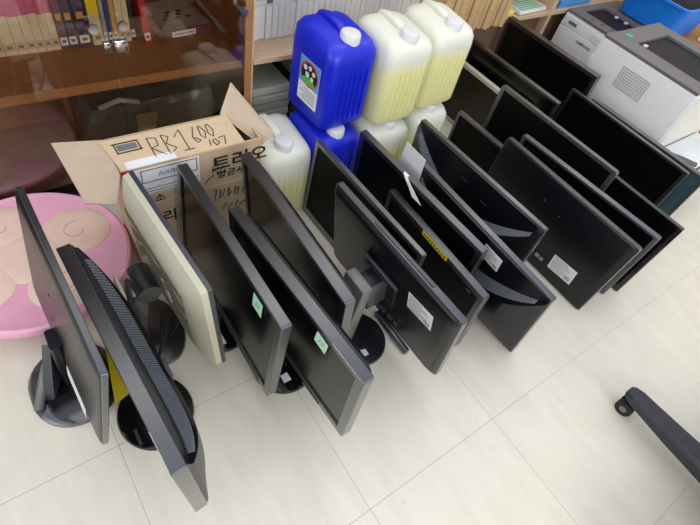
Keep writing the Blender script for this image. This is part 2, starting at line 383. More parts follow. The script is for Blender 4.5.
m.wmb().hexa([(-.115,.185,.018),(-.09,.175,.018),(-.05,.245,.018),(-.07,.26,.018),(-.105,.195,.04),(-.085,.185,.04),(-.05,.25,.15),(-.065,.26,.15)], .004).build('stand_bracket', 'darkgrey', m.root, True)
m.neck((-.045, .235, .018), (-.035, .22, .21), .07, .03, 'dark')
m.sticker(.15, -.010, .12, .050, 0, 'paper', 'sticker', 'white label at the bottom edge', lines=0)

# 2: edge-on, vents behind
m = Mon(2, 'black monitor seen edge-on from above, ribbed vents, on round glossy base', False, .028, .004, bezel='black', shell='dark', style='vented', bulge=0)
m.disc((.105, .035), .092, .100)
m.neck((.135, .03, .012), (.145, .02, .24), .07, .028)
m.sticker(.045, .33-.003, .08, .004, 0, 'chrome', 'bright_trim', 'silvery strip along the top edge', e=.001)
m.wmb().sheet([(.060,.160,.235),(.062,.035,.165),(.028,.048,.118),(.046,.115,.145)], .001).build('warning_tag', 'yellow', m.root)['label'] = 'yellow tag hanging from the front'
text_part('base_emblem', 'SAMSUNG', .011, lambda u, v, w: m.w2l((.045 + v*1 , -.01 - u*.9, .0165)), 'silver', m.root)

# 3: beige back
m = Mon(3, 'old beige monitor turned with its vented back to the left', True, .012, .006, bezel='darkgrey', shell='beige', bulge=0, off=.010)
W, H, th = m.W, m.H, m.th
rs = []
for e, ins, rad in ((th-.001, .001, .006), (th+.014, .003, .008), (th+.022, .012, .014), (th+.034, .03, .02), (th+.040, .05, .03)):
    rs.append([(e, *p) for p in rr(ins, W-ins, ins, H-ins, rad)])
MB(m.tf).loft(rs, False, True).build('back_shell', 'beige', m.root, True)
mb = MB(m.tf)
for i in range(30):     # wavy vent slots below the top edge
    a = .052 + (W-.104)*i/29
    for lo, hi in ((H-.088, H-.056), (H-.140-.020*math.sin(i*.5), H-.104-.016*math.sin(i*.5)), (H-.196-.03*math.sin(i*.5), H-.158-.026*math.sin(i*.5))):
        mb.box((th+.0390, a-.0028, lo), (th+.0416, a+.0028, hi))
mb.build('vent_slots', 'beigedark', m.root)
m.box('power_logo', 'greyink', (th+.0390, .19, .22), (th+.0416, .205, .228))
m.disc((.190, .262), .075, .118, .016, 'black')
m.wmb().cyl((.190, .228, .225), (0, 1, 0), .030, .085, 24).build('stand_hinge', 'black', m.root, True)
m.wmb().hexa([(.115,.225,.016),(.165,.225,.016),(.165,.31,.016),(.115,.31,.016),(.15,.235,.23),(.19,.235,.23),(.19,.30,.23),(.15,.30,.23)], .006).build('stand_neck', 'black', m.root, True)
m.wmb().hexa([(.118,.225,.016),(.128,.225,.016),(.128,.325,.016),(.118,.325,.016),(.130,.235,.25),(.140,.235,.25),(.140,.305,.25),(.130,.305,.25)], .004).build('neck_cover', 'beige', m.root, True)
m.box('hinge_label', 'paper', (th+.0390, .16, .12), (th+.0416, .19, .19))
for k, pts in enumerate(([(.215,.20,.14),(.17,.13,.12),(.13,.12,.06),(.14,.2,.03),(.2,.21,.02),(.24,.2,.10)], [(.21,.24,.10),(.17,.16,.06),(.12,.15,.03),(.1,.25,.02),(.12,.33,.02)])):
    P = [Vector(p) for p in pts]; Q = []
    for i in range(len(P)-1):
        p0, p1, p2, p3 = P[max(i-1,0)], P[i], P[i+1], P[min(i+2,len(P)-1)]
        for j in range(6):
            t = j/6; Q.append(.5*((2*p1)+(p2-p0)*t+(2*p0-5*p1+4*p2-p3)*t*t+(3*p1-p0-3*p2+p3)*t**3))
    Q.append(P[-1]); m.wmb().tube(Q, .0035, 8).build('cable', 'rubber', m.root, True)

# 4, 5, 6: screens on round bases
def note(m, a, b, ang):
    o, t2 = m.sticker(a, b, .040, .046, ang, 'note', 'sticky_note', 'mint green sticky note', e=0)
    mb = MB(t2)
    for u, v, w, h in ((-.006, .006, .010, .002), (.004, .002, .002, .010), (-.004, -.004, .008, .002), (.008, -.006, .004, .002)):
        mb.box((u-w/2, v-h/2, .0008), (u+w/2, v+h/2, .0011))
    mb.build('handwriting', 'ink', o)
    return m
m = note(Mon(4, 'black monitor with a mint sticky note, next to the beige monitor', margins=(.014, .02, .022), th=.026, bezel='black', bulge=.02), .098, .282, .0)
m.disc((.352, .187), .084); m.neck((.378, .19, .012), (.385, .18, .26), .06, .020)
m.wmb().box((.325, .125, .0155), (.342, .160, .0178)).build('base_label', 'paper', m.root)
m.box('button_strip', 'gloss', (-.002, .05, .004), (.001, .20, .012))
m = note(Mon(5, 'black monitor with a mint sticky note, nearest screen to the open floor', margins=(.016, .024, .026), th=.028, bezel='black', bulge=.035), .136, .283, .12)
m.disc((.455, -.006), .090); m.neck((.495, -.01, .012), (.500, -.015, .26), .06, .024)
m.wmb().box((.425, -.062, .0155), (.447, -.038, .0178)).build('base_label', 'paper', m.root)
m.box('button_strip', 'gloss', (-.002, .10, .004), (.001, .25, .012))
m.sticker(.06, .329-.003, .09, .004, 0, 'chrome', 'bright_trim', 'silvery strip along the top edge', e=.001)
m = Mon(6, 'black monitor whose far corner leans over the cardboard box lettering', margins=(.014, .018, .02), th=.028, bezel='black', bulge=.03)
m.disc((.57, .17), .07); m.neck((.585, .16, .012), (.575, .14, .26), .06, .024)

# 7: back with an arm stand
m = Mon(7, 'black monitor seen from the back with square mount plate and column stand', True, .018, .01, bezel='black', shell='dark', bulge=.012, inset=.008)
be = m.back_e
m.box('top_trim', 'darkgrey', (.003, .11, m.H-.0008), (.012, .34, m.H+.003))
m.box('mount_plate', 'dark', (be-.002, .195, .105), (be+.012, .335, .235), .004)
o = m.box('mount_plate_edge', 'darkgrey', (be+.006, .190, .230), (be+.016, .340, .240), .002)
m.box('mount_arm', 'darkgrey', (be+.008, .225, .135), (be+.075, .305, .225), .006)
m.box('arm_cover', 'dark', (be+.02, .24, .222), (be+.07, .29, .229), .002)
for b in (.12, .15, .18):
    m.box('vent_slot', 'ink', (be+.0118, .197, b), (be+.0126, .222, b+.012))
m.wmb().hexa([(.612,-.055,.012),(.652,-.055,.012),(.652,.035,.012),(.612,.035,.012),(.607,-.072,.345),(.640,-.072,.345),(.640,.008,.345),(.607,.008,.345)], .006).build('stand_column', 'column', m.root, True)
m.disc((.690, -.040), .094, .094, .014, 'black')
m.wmb().box((.655, -.105, .0135), (.690, -.080, .0165)).build('base_label', 'paper', m.root)
m.sticker(.112, .235, .092, .066, -.10, 'paper', 'sticker', 'torn white label with barcode', lines=7)
m.box('port_recess', 'ink', (be-.001, .155, .042), (be+.0008, .30, .075))
for a, w, mm in ((.27, .03, 'vga'), (.235, .022, 'metal'), (.20, .018, 'metal'), (.175, .012, 'metal')):
    m.box('port', mm, (be, a-w/2, .05), (be+.006, a+w/2, .064))
# 8..10
m = Mon(8, 'thin black screen just behind the monitor with the column stand', margins=(.014, .016, .03), th=.018, bezel='greybezel', screen='screenmatte', bulge=.012)
m = Mon(9, 'black monitor by the jerrycans with a silvery strip curled over its top edge', margins=(.016, .022, .03), th=.024, bezel='black', screen='screenmatte', bulge=.016)
MB(m.tf).loft([[(e, a0, b), (e, a1, b), (e-.001, a1, b), (e-.001, a0, b)] for e, a0, a1, b in ((.010, .334, .356, m.H+.002), (-.001, .330, .350, m.H+.004), (-.006, .308, .330, m.H-.004), (-.009, .276, .306, m.H-.016), (-.013, .240, .282, m.H-.030))]).build('paper_strip', 'paper', m.root)
m = Mon(10, 'black monitor with a yellow strip of tape on its top bezel', margins=(.018, .018, .024), th=.024, bezel='black', screen='screenmatte', bulge=.005)
o, t2 = m.sticker(.215, m.H-.010, .115, .017, 0, 'yellow', 'tape_strip', 'yellow tape with black marks')
mb = MB(t2)
for i in range(9): mb.box((-.05+i*.0115, -.003, .0008), (-.05+i*.0115+.006, .003, .0011))
mb.build('marks', 'ink', o)
mb = MB(m.tf)
for i in range(3): mb.box((-.0008, .045+i*.006, m.H-.033), (.0, .049+i*.006, m.H-.027))
mb.build('bezel_emblem', 'silver', m.root)
# 11, 12 vented backs
m = Mon(11, 'black monitor showing its back with curved vent and white square label', True, .018, .006, bezel='black', shell='dark', style='vented', bulge=0)
m.sticker(.205, m.H-.048, .07, .058, 0, 'paper', 'sticker', 'white square label', e=m.th+.016, lines=6)
m = Mon(12, 'black monitor showing its back with curved vent, nearest to the white jerrycans', True, .018, .006, bezel='black', shell='dark', style='vented', bulge=0)
for i, (a, b) in enumerate(((.20, .27), (.30, .29))): m.box('molded_mark', 'darkgrey', (m.th+.014, a, b), (m.th+.0155, a+.03, b+.004))
# 13
m = Mon(13, 'small black monitor squeezed behind the plain black monitor back', margins=(.010, .012, .014), th=.02, bezel='greybezel', screen='screenmatte', bulge=.010)
# 14 plain back with label
m = Mon(14, 'black monitor with a plain flat back, white label near its lower corner', True, .02, .008, bezel='black', shell='dark', bulge=.006, inset=.004)
be = m.back_e
m.sticker(.135, .085, .10, .062, -.08, 'paper', 'sticker', 'torn white label with barcode', lines=7)
for a, b in ((.26, .235), (.335, .245)): m.box('screw', 'metal', (be-.001, a-.003, b-.003), (be+.001, a+.003, b+.003))
m.box('port_recess', 'ink', (be-.001, .19, .045), (be+.0008, .34, .075))
for a, w, mm in ((.30, .03, 'metal'), (.265, .022, 'vga'), (.235, .018, 'metal'), (.215, .014, 'metal')): m.box('port', mm, (be, a-w/2, .052), (be+.006, a+w/2, .066))
# 15..22
m = Mon(15, 'black screen with silver-grey rim, behind the plain flat-backed monitor', margins=(.010, .014, .016), th=.02, bezel='greybezel', screen='screengloss', bulge=.008)
m = Mon(16, 'monitor with painted olive screen reflection and beige top edge, half behind the jerrycan', margins=(.016, .018, .02), th=.022, bezel='beige', screen='olive', bulge=.014)
m = Mon(17, 'dark monitor between the jerrycans and the large screen at the back', margins=(.012, .014, .03), th=.022, bezel='black', bulge=.03)
m = Mon(18, 'large black monitor farthest back, leaning below the open shelf', margins=(.018, .018, .05), th=.03, bezel='black', bulge=.03)
MB(m.tf).box((-.014, .04, .03), (.001, .345, .052), .003).build('speaker_bar', 'gloss', m.root, True)
m.disc((2.13, .58), .09, .11, .014, 'black'); m.neck((2.135, .58, .012), (2.13, .58, .2), .06, .02)
m.box('power_light', 'ochre', (-.0155, .30, .038), (-.0139, .308, .045))
m = Mon(19, 'monitor with grey-green bezel in the middle of the back group', margins=(.014, .018, .02), th=.018, r=.010, bezel='greybezel', screen='screenmatte', bulge=.003)
for a in (.10, .22, .30): m.box('clip_mark', 'metal', (-.001, a, m.H-.010), (.0, a+.012, m.H-.005))
m.wmb().box((1.648, .05, .001), (1.664, .35, .058)).build('stand_base', 'black', m.root)
m = Mon(20, 'large black monitor close in front of the printers', margins=(.010, .016, .016), th=.018, bezel='black', screen='screengloss', bulge=.006)
m.wmb().box((1.975, 0, .001), (1.995, .2, .026)).build('stand_base', 'black', m.root)
m = Mon(21, 'monitor with teal-tinted screen edge, last one before the plain-sided printer', margins=(.008, .008, .03), th=.022, bezel='greybezel', screen='teal', bulge=.015)
m = Mon(22, 'glossy black monitor at the right end, its corner nearest the floor line', margins=(.012, .02, .03), th=.02, bezel='gloss', screen='screengloss', bulge=.006)
# bar on the floor and a loose sheet
t = MB().box((.790, -.157, .001), (.810, .006, .022), .004).build('speaker_bar', 'black', None, True)
tag(t, 'slim black bar lying on the floor beneath the column-stand monitor', 'speaker bar')

# ------------------------------------------------------------------ jerrycans
CW, CD, CH = .194, .218, .292
def make_can(body_m, cap_m='white'):
    root = empty('jerrycan', (0, 0, 0))
    rs = []
    for z, i, r in ((0, .014, .03), (.004, .005, .034), (.014, 0, .036), (.225, 0, .036), (.252, .003, .036), (.268, .011, .04), (.277, .026, .045), (.281, .045, .045)):
        rs.append([(x, y, z) for x, y in rr(-CW/2+i, CW/2-i, -CD/2+i, CD/2-i, r, 5)])
    rs = [[(x, y, z + (.016*(y+CD/2)/CD if z > .24 else 0)) for x, y, z in r] for r in rs]
    b = MB(); b.loft(rs)
    for i in range(6):      # ribs on the near face
        x = -CW/2 + .044 + i*.0215
        b.tube([(x, -CD/2+.001, .03), (x, -CD/2-.0015, .05), (x, -CD/2-.0010, .19), (x, -CD/2+.003, .215)], .0045, 8)
    b.build('body', body_m, root, True)
    h = MB()                # grip along the top, running from the rear to the neck
    pts = [(0, .092, .276), (0, .086, .290), (0, .062, .297), (0, .02, .297), (0, -.005, .294), (0, -.022, .286), (0, -.030, .266)]
    rings = []
    for i, p in enumerate(pts):
        q = Vector(pts[min(i+1, 6)]) - Vector(pts[max(i-1, 0)]); q.normalize(); nn = Vector((0, -q.z, q.y))
        rings.append([Vector(p) + Vector((u, 0, 0)) + nn*v for u, v in rr(-.014, .014, -.009, .009, .006, 3)])
    h.loft(rings).build('handle', body_m, root, True)
    MB().lathe([(.030, .225), (.037, .258), (.032, .268), (.026, .278), (.025, .286)], (0, -.060, 0), 24).build('neck', body_m, root, True)
    c = MB(); n = 40; rings = []
    for z, r in ((.272, .0295), (.273, .031), (.298, .0305), (.303, .028), (.304, .020)):
        rings.append([((r + (.0009 if k % 2 and z < .30 else 0))*math.cos(2*PI*k/n), -.060 + (r + (.0009 if k % 2 and z < .30 else 0))*math.sin(2*PI*k/n), z) for k in range(n)])
    c.loft(rings).build('cap', cap_m, root, True)
    return root
G = 'plastic jerrycans by the shelf'
blue = make_can('bluecan'); blue.location = (.960, .650, CH+.0155); blue.rotation_euler.z = .06
tag(blue, 'blue jerrycan with a round printed label, on top of its stack', 'jerrycan', G)
b2 = copy_tree(blue); b2.location = (.946, .615, 0); b2.rotation_euler.z = .03; b2['label'] = 'blue jerrycan at the bottom, beneath the labelled blue one'
full = make_can('canfull'); full.location = (1.162, .608, CH+.0155); full.rotation_euler.z = .02
tag(full, 'upper white jerrycan of yellow liquid, right next to the top blue one', 'jerrycan', G)
c = copy_tree(full); c.location = (1.380, .634, CH+.0155); c.rotation_euler.z = .03; c['label'] = 'upper white jerrycan of yellow liquid, farther from the blue cans, below the kraft folders'
c = copy_tree(full); c.location = (1.155, .590, 0); c.rotation_euler.z = .0; c['label'] = 'lower white jerrycan standing beside the lower blue one'
c = copy_tree(full); c.location = (1.380, .620, 0); c.rotation_euler.z = .02; c['label'] = 'lower white jerrycan at the right end, behind the vented monitor back'
half = make_can('canhalf'); half.location = (.748, .615, 0); half.rotation_euler.z = -.02
tag(half, 'white jerrycan standing on the floor right beside the cardboard box', 'jerrycan', G)
# printed label on the top blue can (left side face)
lx = -CW/2 - .0006
lsc = lambda p: (p[0], -.016+(p[1]+.016)*1.12, .055+(p[2]-.05)*1.28)
MBo = MB
def MB(tf=lsc): return MBo(tf)
lb = MB().box((lx-.0004, -.062, .050), (lx+.001, .030, .165)).build('label_sticker', 'paper', blue)
MB().box((lx-.0009, -.062, .100), (lx-.0003, .030, .165)).build('label_field', 'skyblue', lb)
def ell(y, z, ry, rz, x0, x1, n=28): return [[(x, y + ry*math.cos(2*PI*k/n), z + rz*math.sin(2*PI*k/n)) for k in range(n)] for x in (x0, x1)]
MB().loft(ell(-.016, .130, .042, .032, lx-.0009, lx-.0014)).build('label_ring', 'labelred', lb)
MB().loft(ell(-.016, .130, .038, .028, lx-.0014, lx-.0018)).build('label_disc', 'ink', lb)
MB().loft(ell(-.016, .112, .030, .009, lx-.0018, lx-.0022)).build('label_grass', 'labelgreen', lb)
mb = MB()
for y, z, s_ in ((.004, .143, .009), (-.018, .148, .008), (-.036, .140, .008), (-.008, .128, .010), (-.030, .124, .008)):
    mb.loft(ell(y, z, s_, s_*.8, lx-.0018, lx-.0023, 6))
mb.build('label_shapes', 'white', lb)
mb = MB()
for i in range(6): mb.box((lx-.0007, -.052, .058+i*.006), (lx-.0003, .022-.01*(i % 3), .0595+i*.006))
mb.build('label_print', 'greyink', lb)
MB = MBo

# ------------------------------------------------------------------ cardboard box
bx = empty('cardboard_box', (.452, .61, 0), 0, 'opened brown carton with handwriting and printed lettering, flaps spread, by the glass cabinet', 'cardboard box')
def bl(p): return Vector(p) - Vector((.452, .61, 0))
X0, X1, Y0, Y1, ZT = .236, .624, .482, .618, .398
t_ = .005
mb = MB(bl)
mb.box((X0, Y0, .002), (X1, Y0+t_, ZT)); mb.box((X0, Y1-t_, .002), (X1, Y1, ZT)); mb.box((X0, Y0+t_, .002), (X0+t_, Y1-t_, ZT)); mb.box((X1-t_, Y0+t_, .002), (X1, Y1-t_, ZT)); mb.box((X0+t_, Y0+t_, .002), (X1-t_, Y1-t_, .008))
mb.build('carton_body', 'card', bx)
MB(bl).hexa([(X0+.004,Y0+.004,ZT-.004),(.572,Y0+.004,ZT-.004),(.574,Y1-.01,ZT-.002),(.224,Y1-.01,ZT-.002),(X0+.004,Y0+.004,ZT+.001),(.572,Y0+.004,ZT+.001),(.574,Y1-.01,ZT+.003),(.224,Y1-.01,ZT+.003)]).build('front_flap', 'cardtop', bx)['label'] = 'front flap folded shut with marker writing'
MB(bl).sheet([(X0, Y1, ZT), (X0-.003, Y0, ZT-.004), (.197, .402, .379), (.134, .427, .385), (.122, .652, .395)], .004).build('side_flap', 'cardin', bx)['label'] = 'left flap spread outwards'
MB(bl).sheet([(X1+.001, Y0+.004, ZT-.03), (.662, .478, .405), (.640, .71, .432), (X1-.06, Y1+.004, ZT)], .004).build('side_flap', 'cardin', bx)['label'] = 'right flap standing up'
# front face: white panel, seams, lettering
mb = MB(bl); mb.box((X0+.004, Y0-.0012, .300), (.436, Y0+.0005, ZT-.006)); lw = mb.build('delivery_label', 'paper', bx); lw['label'] = 'white printed label on the front'
mb = MB(bl)
for x0, x1, z0, z1 in ((.30,.45,.325,.328),(.30,.303,.285,.328),(.30,.45,.285,.288),(.447,.45,.285,.328),(.26,.29,.30,.303),(.26,.45,.262,.264),(.26,.44,.252,.254),(.26,.45,.243,.245)):
    x0, x1, z0, z1 = x0-.02, x1-.02, z0+.06, z1+.06
    mb.box((x0, Y0-.0017, z0), (x1, Y0-.0011, z1))
mb.build('label_print', 'greyink', lw)
mb = MB(bl)
for i, x in enumerate((.345, .36, .375, .39, .402)):
    x -= .02; mb.tube([(x, Y0-.0018, .36), (x+.006, Y0-.0018, .375), (x+.009, Y0-.0018, .360), (x+.012, Y0-.0018, .372)], .0012, 5)
mb.build('pen_writing', 'blueink', lw)
MB(bl).box((X0-.001, Y0-.002, ZT-.03), (X0+.02, Y0+.001, ZT+.001)).build('tape', 'redtape', bx)
MB(bl).box((X0, Y0-.0008, .262), (X1, Y0+.0005, .267)).build('seam', 'cardtop', bx)
def bfront(x, z): return lambda u, v, w: bl((x+u, Y0-.0014, z+v))
text_part('lettering', '트리오', .058, bfront(.557, .343), 'ink', bx, 1.1, .0012)
text_part('lettering', '항균세제', .03, bfront(.545, .303), 'ink', bx, 1.1, .0006)
text_part('lettering', '트리오', .05, bfront(.34, .20), 'ink', bx, 1.0, .001)
text_part('lettering', '소', .03, bfront(.32, .280), 'ink', bx, 1.1, .0006)
def scribble(name, strokes, mapf, r, m):
    mb = MB()
    for st in strokes: mb.tube([mapf(*p) for p in st], r, 5)
    return mb.build(name, m, bx)
fr = lambda ox, oz, s: (lambda u, v: bl((ox+u*s, Y0-.0012, oz+v*s)))
scribble('marker_writing', [[(0,0),(.2,1),(.0,.9)],[(.4,.1),(.45,.9),(.6,.2),(.75,.9)],[(.9,.5),(1.1,.9),(1.0,.1),(1.25,.5)],[(1.5,.9),(1.45,.1)],[(1.45,.5),(1.8,.7),(1.6,0)],[(2,.1),(2.2,.9),(2.3,.3),(2.6,.5)]], fr(.475, .205, .045), .0013, 'ink')
scribble('marker_writing', [[(0,.2),(.3,.8),(.5,.1),(.8,.7)],[(1,.1),(1.2,.8),(1.4,.2),(1.9,.6)],[(2.1,.1),(2.3,.9),(2.6,.3)]], fr(.50, .15, .042), .0013, 'ink')
scribble('marker_writing', [[(0,0),(.3,.4),(.6,.5),(.5,.9),(.9,1.1)],[(1,.6),(1.3,1.2),(1.5,.7),(1.2,.6)]], fr(.45, .285, .042), .0012, 'ink')
scribble('marker_writing', [[(0,0),(-.3,.5),(0,1)],[(0,0),(0,1)]], fr(.488, .31, .05), .001, 'ink')
def ft(u, v):      # front flap surface: u along x, v across
    return bl(((u-.232)*.94+.222, Y0+.004+v*(Y1-Y0-.014), ZT+.0018+v*.002))
scribble('marker_writing', [[(.350,.15),(.352,.8),(.375,.75),(.372,.5),(.352,.45),(.380,.15)],[(.39,.15),(.392,.8),(.41,.7),(.395,.5),(.415,.3),(.39,.15)],[(.425,.65),(.447,.85),(.445,.15)],[(.43,.15),(.46,.15)],
    [(.49,.85),(.472,.5),(.478,.3),(.49,.35),(.478,.48)],[(.503,.8),(.497,.5),(.505,.38),(.516,.6),(.508,.82),(.503,.8)],[(.527,.8),(.521,.5),(.53,.38),(.54,.6),(.534,.82),(.527,.8)],
    [(.505,.1),(.512,.3)],[(.522,.08),(.518,.22),(.528,.3),(.535,.15),(.524,.08)],[(.54,.3),(.56,.32),(.548,.05)]], ft, .0013, 'ink')
mb = MB(bl)
def strip(a, b, v0, v1): 
    p = [ft(a, v0), ft(b, v0), ft(b, v1), ft(a, v1)]
    q = MB(); q.sheet(p, .0006); return q
for k, (a, b, v0, v1) in enumerate(((.262,.33,.50,.53),(.258,.325,.80,.83),(.262,.265,.5,.83),(.325,.328,.5,.83),(.268,.32,.58,.76))):
    o = strip(a, b, v0, v1).build('stamp', 'greyink' if k == 4 else 'ink', bx)
strip(.265, .40, -.02, .22).build('paper_label', 'paper', bx)
mb.bm.free()

# ------------------------------------------------------------------ pink round tray table
pk = empty('round_tray_table', (-.019, .583, 0), 0, 'round pink play table with peach swirl lobes, on the floor by the glass cabinet', 'tray table')
MB().lathe([(.001, .062), (.235, .062), (.249, .070), (.253, .084), (.250, .096), (.243, .1), (.236, .0985), (.226, .096), (.001, .096)], (0, 0, 0), 72).build('top', 'pink', pk, True)
def lobe(cx, cy, rx, ry, n=36):
    q = MB(); q.loft([[(cx + rx*s*math.cos(2*PI*k/n), cy + ry*s*math.sin(2*PI*k/n), z) for k in range(n)] for s, z in ((1, .094), (1, .0972), (.97, .0985), (.6, .0992), (.05, .0993))]); return q
LOB = ((.125, .045, .092, .088), (-.055, .135, .092, .085), (-.135, -.045, .085, .092), (.050, -.130, .092, .085))
for c_ in LOB: lobe(*c_).build('petal', 'peach', pk, True)
lobe(-.005, .0, .100, .095).build('petal_centre', 'peach', pk, True)
for cx, cy, rx, ry in LOB:
    pts = [(cx + rx*.42*(1-t*.55)*math.cos(5.2*t+1.2), cy + ry*.42*(1-t*.55)*math.sin(5.2*t+1.2), .0992) for t in [i/16 for i in range(17)]]
    MB().tube(pts, .0012, 5).build('swirl_line', 'pinkdark', pk)
for a in (45, 135, 225, 315): MB().cyl((.17*math.cos(math.radians(a)), .17*math.sin(math.radians(a)), .0005), (0, 0, 1), .016, .063).build('leg', 'pink', pk, True)

# ------------------------------------------------------------------ glass-door cabinet
CX0, CX1, CY0, CY1 = -.62, .782, .840, 1.26
cab = empty('glass_door_cabinet', (.08, 1.05, 0), 0, 'oak laminate cabinet with smoked glass doors and books inside, at the left', 'cabinet')
def cl(p): return Vector(p) - Vector((.08, 1.05, 0))
def cpart(name, m, a, b, bev=.0): return MB(cl).box(a, b, bev).build(name, m, cab)
TOP = 1.55
cpart('side_panel', 'wood', (CX0, CY0+.008, 0), (CX0+.025, CY1, TOP)); cpart('side_panel', 'wood', (CX1-.030, CY0+.002, 0), (CX1-.004, CY1, TOP))
cpart('edge_strip', 'woodpale', (CX1-.004, CY0, 0), (CX1, CY1, TOP))
cpart('back_panel', 'wood', (CX0+.025, CY1-.01, .0), (CX1-.03, CY1, TOP)); cpart('bottom_panel', 'wood', (CX0+.025, CY0+.012, .0), (CX1-.03, CY1-.01, .03))
cpart('top_panel', 'wood', (CX0+.025, CY0+.008, TOP-.025), (CX1-.03, CY1-.01, TOP))
for z in (.376, .80, 1.18): cpart('shelf', 'wood', (CX0+.025, CY0+.018, z), (CX1-.030, CY1-.01, z+.029))
def door(x0, x1, kx):
    d = cpart('glass_door', 'glass', (x0, CY0, .012), (x1, CY0+.005, TOP-.01))
    q = MB(cl); q.tube([(kx, CY0, .576), (kx, CY0-.012, .576), (kx, CY0-.013, .576), (kx, CY0-.022, .576)], [.005, .006, .013, .012], 20); q.build('knob', 'chrome', d, True)
    return d
d1 = door(CX0+.004, .352, .313); d2 = door(.358, CX1-.032, .387)
q = MB(cl); q.tube([(.735, CY0, .577), (.735, CY0-.012, .577), (.735, CY0-.013, .577), (.735, CY0-.024, .577)], [.006, .008, .015, .013], 20); q.build('knob', 'chrome', d2, True)
lk = MB(cl).box((.33, CY0-.010, .502), (.350, CY0+.008, .532), .003).build('lock_plate', 'chrome', d1, True)
lk = MB(cl).box((.357, CY0-.012, .500), (.394, CY0+.008, .534), .003).build('lock_plate', 'chrome', d2, True)
q = MB(cl); q.cyl((.372, CY0-.012, .517), (0, -1, 0), .010, .010, 16); q.hexa([(.370,CY0-.020,.520),(.374,CY0-.020,.514),(.374,CY0-.026,.514),(.370,CY0-.026,.520),(.392,CY0-.020,.497),(.396,CY0-.020,.492),(.396,CY0-.026,.492),(.392,CY0-.026,.497)]); q.build('key', 'chrome', lk, True)

# wrapped bundle in the cabinet
wb = MB()
rs = []
for z, k in ((.031, .97), (.05, 1), (.20, 1.0), (.245, .97), (.262, .9)):
    rs.append([(.47 + x*k + .006*math.sin(9*x+40*z), 1.02 + y*k + .006*math.cos(13*y+30*z), z + .008*math.sin(11*x+7*y)*(z > .1)) for x, y in rr(-.22, .22, -.10, .13, .02, 5)])
wb.loft(rs)
o = empty('wrapped_parcel', (.47, 1.02, .03), 0, 'parcel wrapped in black plastic film on the cabinet floor behind the glass', 'parcel')
pl_ = lambda p: Vector(p) - Vector((.47, 1.02, .03))
for v in wb.bm.verts: v.co = pl_(v.co)
wb.build('film_wrap', 'wrap', o, True)
MB(pl_).box((.40, .912, .06), (.47, .919, .235), .002).build('shiny_tape', 'chrome', o, True)
MB(pl_).tube([(.30, .93, .270), (.36, .915, .298), (.42, .93, .268)], .008, 8).build('strap', 'paper', o, True)

# ------------------------------------------------------------------ books
def book(x, w, depth, h, y0, z0, cover, name='book', top=None, split=.5, lab=True, mark=None, lean=0.0, label='', cat='book', group=None):
    r = empty(name, (x + w/2, y0, z0), 0, label, cat, group)
    r.rotation_euler = (0, lean, 0)
    q = MB(); q.box((-w/2, 0, 0), (w/2, .003, h)); q.box((-w/2, .003, 0), (-w/2+.0018, depth, h)); q.box((w/2-.0018, .003, 0), (w/2, depth, h)); q.build('cover', cover, r)
    MB().box((-w/2+.002, .004, .003), (w/2-.002, depth-.004, h-.004)).build('pages', 'pages', r)
    if top: MB().box((-w/2-.0003, -.0008, h*split), (w/2+.0003, .0001, h)).build('spine_band', top, r)
    if lab:
        l_ = MB().box((-w/2+.001, -.0008, .012), (w/2-.001, .0001, .036)).build('shelf_label', 'paper' if cover != 'cream' else 'woodpale', r)
        MB().box((-w*.25, -.0012, .019), (w*.25, -.0007, .028)).build('print', 'greyink', l_)
    if mark: MB().box((-w*.32, -.0009, .085), (w*.32, .0001, .105)).build('spine_mark', mark, r)
    return r
BZ = .4055; GB = 'books standing behind the glass'
x = -.20; first = None
def fx(px): return .117 + (px-8)*.00275
edges = [-90, -76, -62, -49, -36, -24, -12, -2, 7, 18, 28, 37, 45, 52, 59.5]
for i in range(len(edges)-1):
    x0, x1 = fx(edges[i]), fx(edges[i+1]); h = .215 + .004*(i % 3)
    book(x0+.0005, x1-x0-.001, .15, h, 1.05, BZ, 'cream', top='pinkcover', split=.50, label='cream book with magenta upper spine from the uniform set behind the glass', group='cream and magenta book set')
sp = [('maroon', 60, 68, None, 'ochre', 'plum book with a yellow spine mark, right next to the cream and magenta set'),
 ('purple', 69, 77, None, 'ochre', 'dark purple book with yellow mark, second right of the cream set'),
 ('purple', 79.5, 90, None, 'ochre', 'wider dark purple book, just left of the cream book with yellow band'),
 ('cream', 93, 104, 'yellow', None, 'cream book with a yellow band on its spine'),
 ('greycover', 105, 109, None, None, 'thin grey book next to the navy one'),
 ('navy', 109.5, 115, None, None, 'navy blue book above the cabinet lock'),
 ('ochre', 115.5, 120, None, None, 'thin ochre yellow book next to the navy one'),
 ('cream', 121, 128, None, None, 'cream book directly right of the ochre one'),
 ('cream', 128.5, 134, None, None, 'cream book directly left of the black one'),
 ('blackcover', 134.5, 139, None, None, 'thin black book left of the red one'),
 ('redcover', 146, 153, None, None, 'red book at the right end of the standing row')]
for cv, a, b, top, mk, lb_ in sp:
    x0, x1 = fx(a), fx(b)
    book(x0, x1-x0, .15, .21 if cv != 'redcover' else .20, 1.05 if cv != 'redcover' else 1.02, BZ, cv, top=top, split=.45, mark=mk, label=lb_, lean=0 if cv != 'redcover' else -.05)
lyb = empty('book', (.64, 1.035, BZ), .12, 'thick book lying flat with a grey pictured cover, right of the red book', 'book')
MB().box((-.09, 0, 0), (.09, .19, .003)).build('cover', 'maroon', lyb); MB().box((-.088, .003, .003), (.088, .187, .027)).build('pages', 'pages', lyb)
MB().box((-.09, 0, .027), (.09, .19, .030)).build('front_cover', 'greycover', lyb); MB().box((-.09, -.002, .0), (.09, .001, .030)).build('spine', 'maroon', lyb)
sl = MB().box((-.055, -.003, .006), (.03, -.0015, .024)).build('spine_label', 'paper', lyb)
q = MB()
for i in range(8): q.box((-.045+i*.009, -.0034, .012), (-.039+i*.009, -.0029, .018))
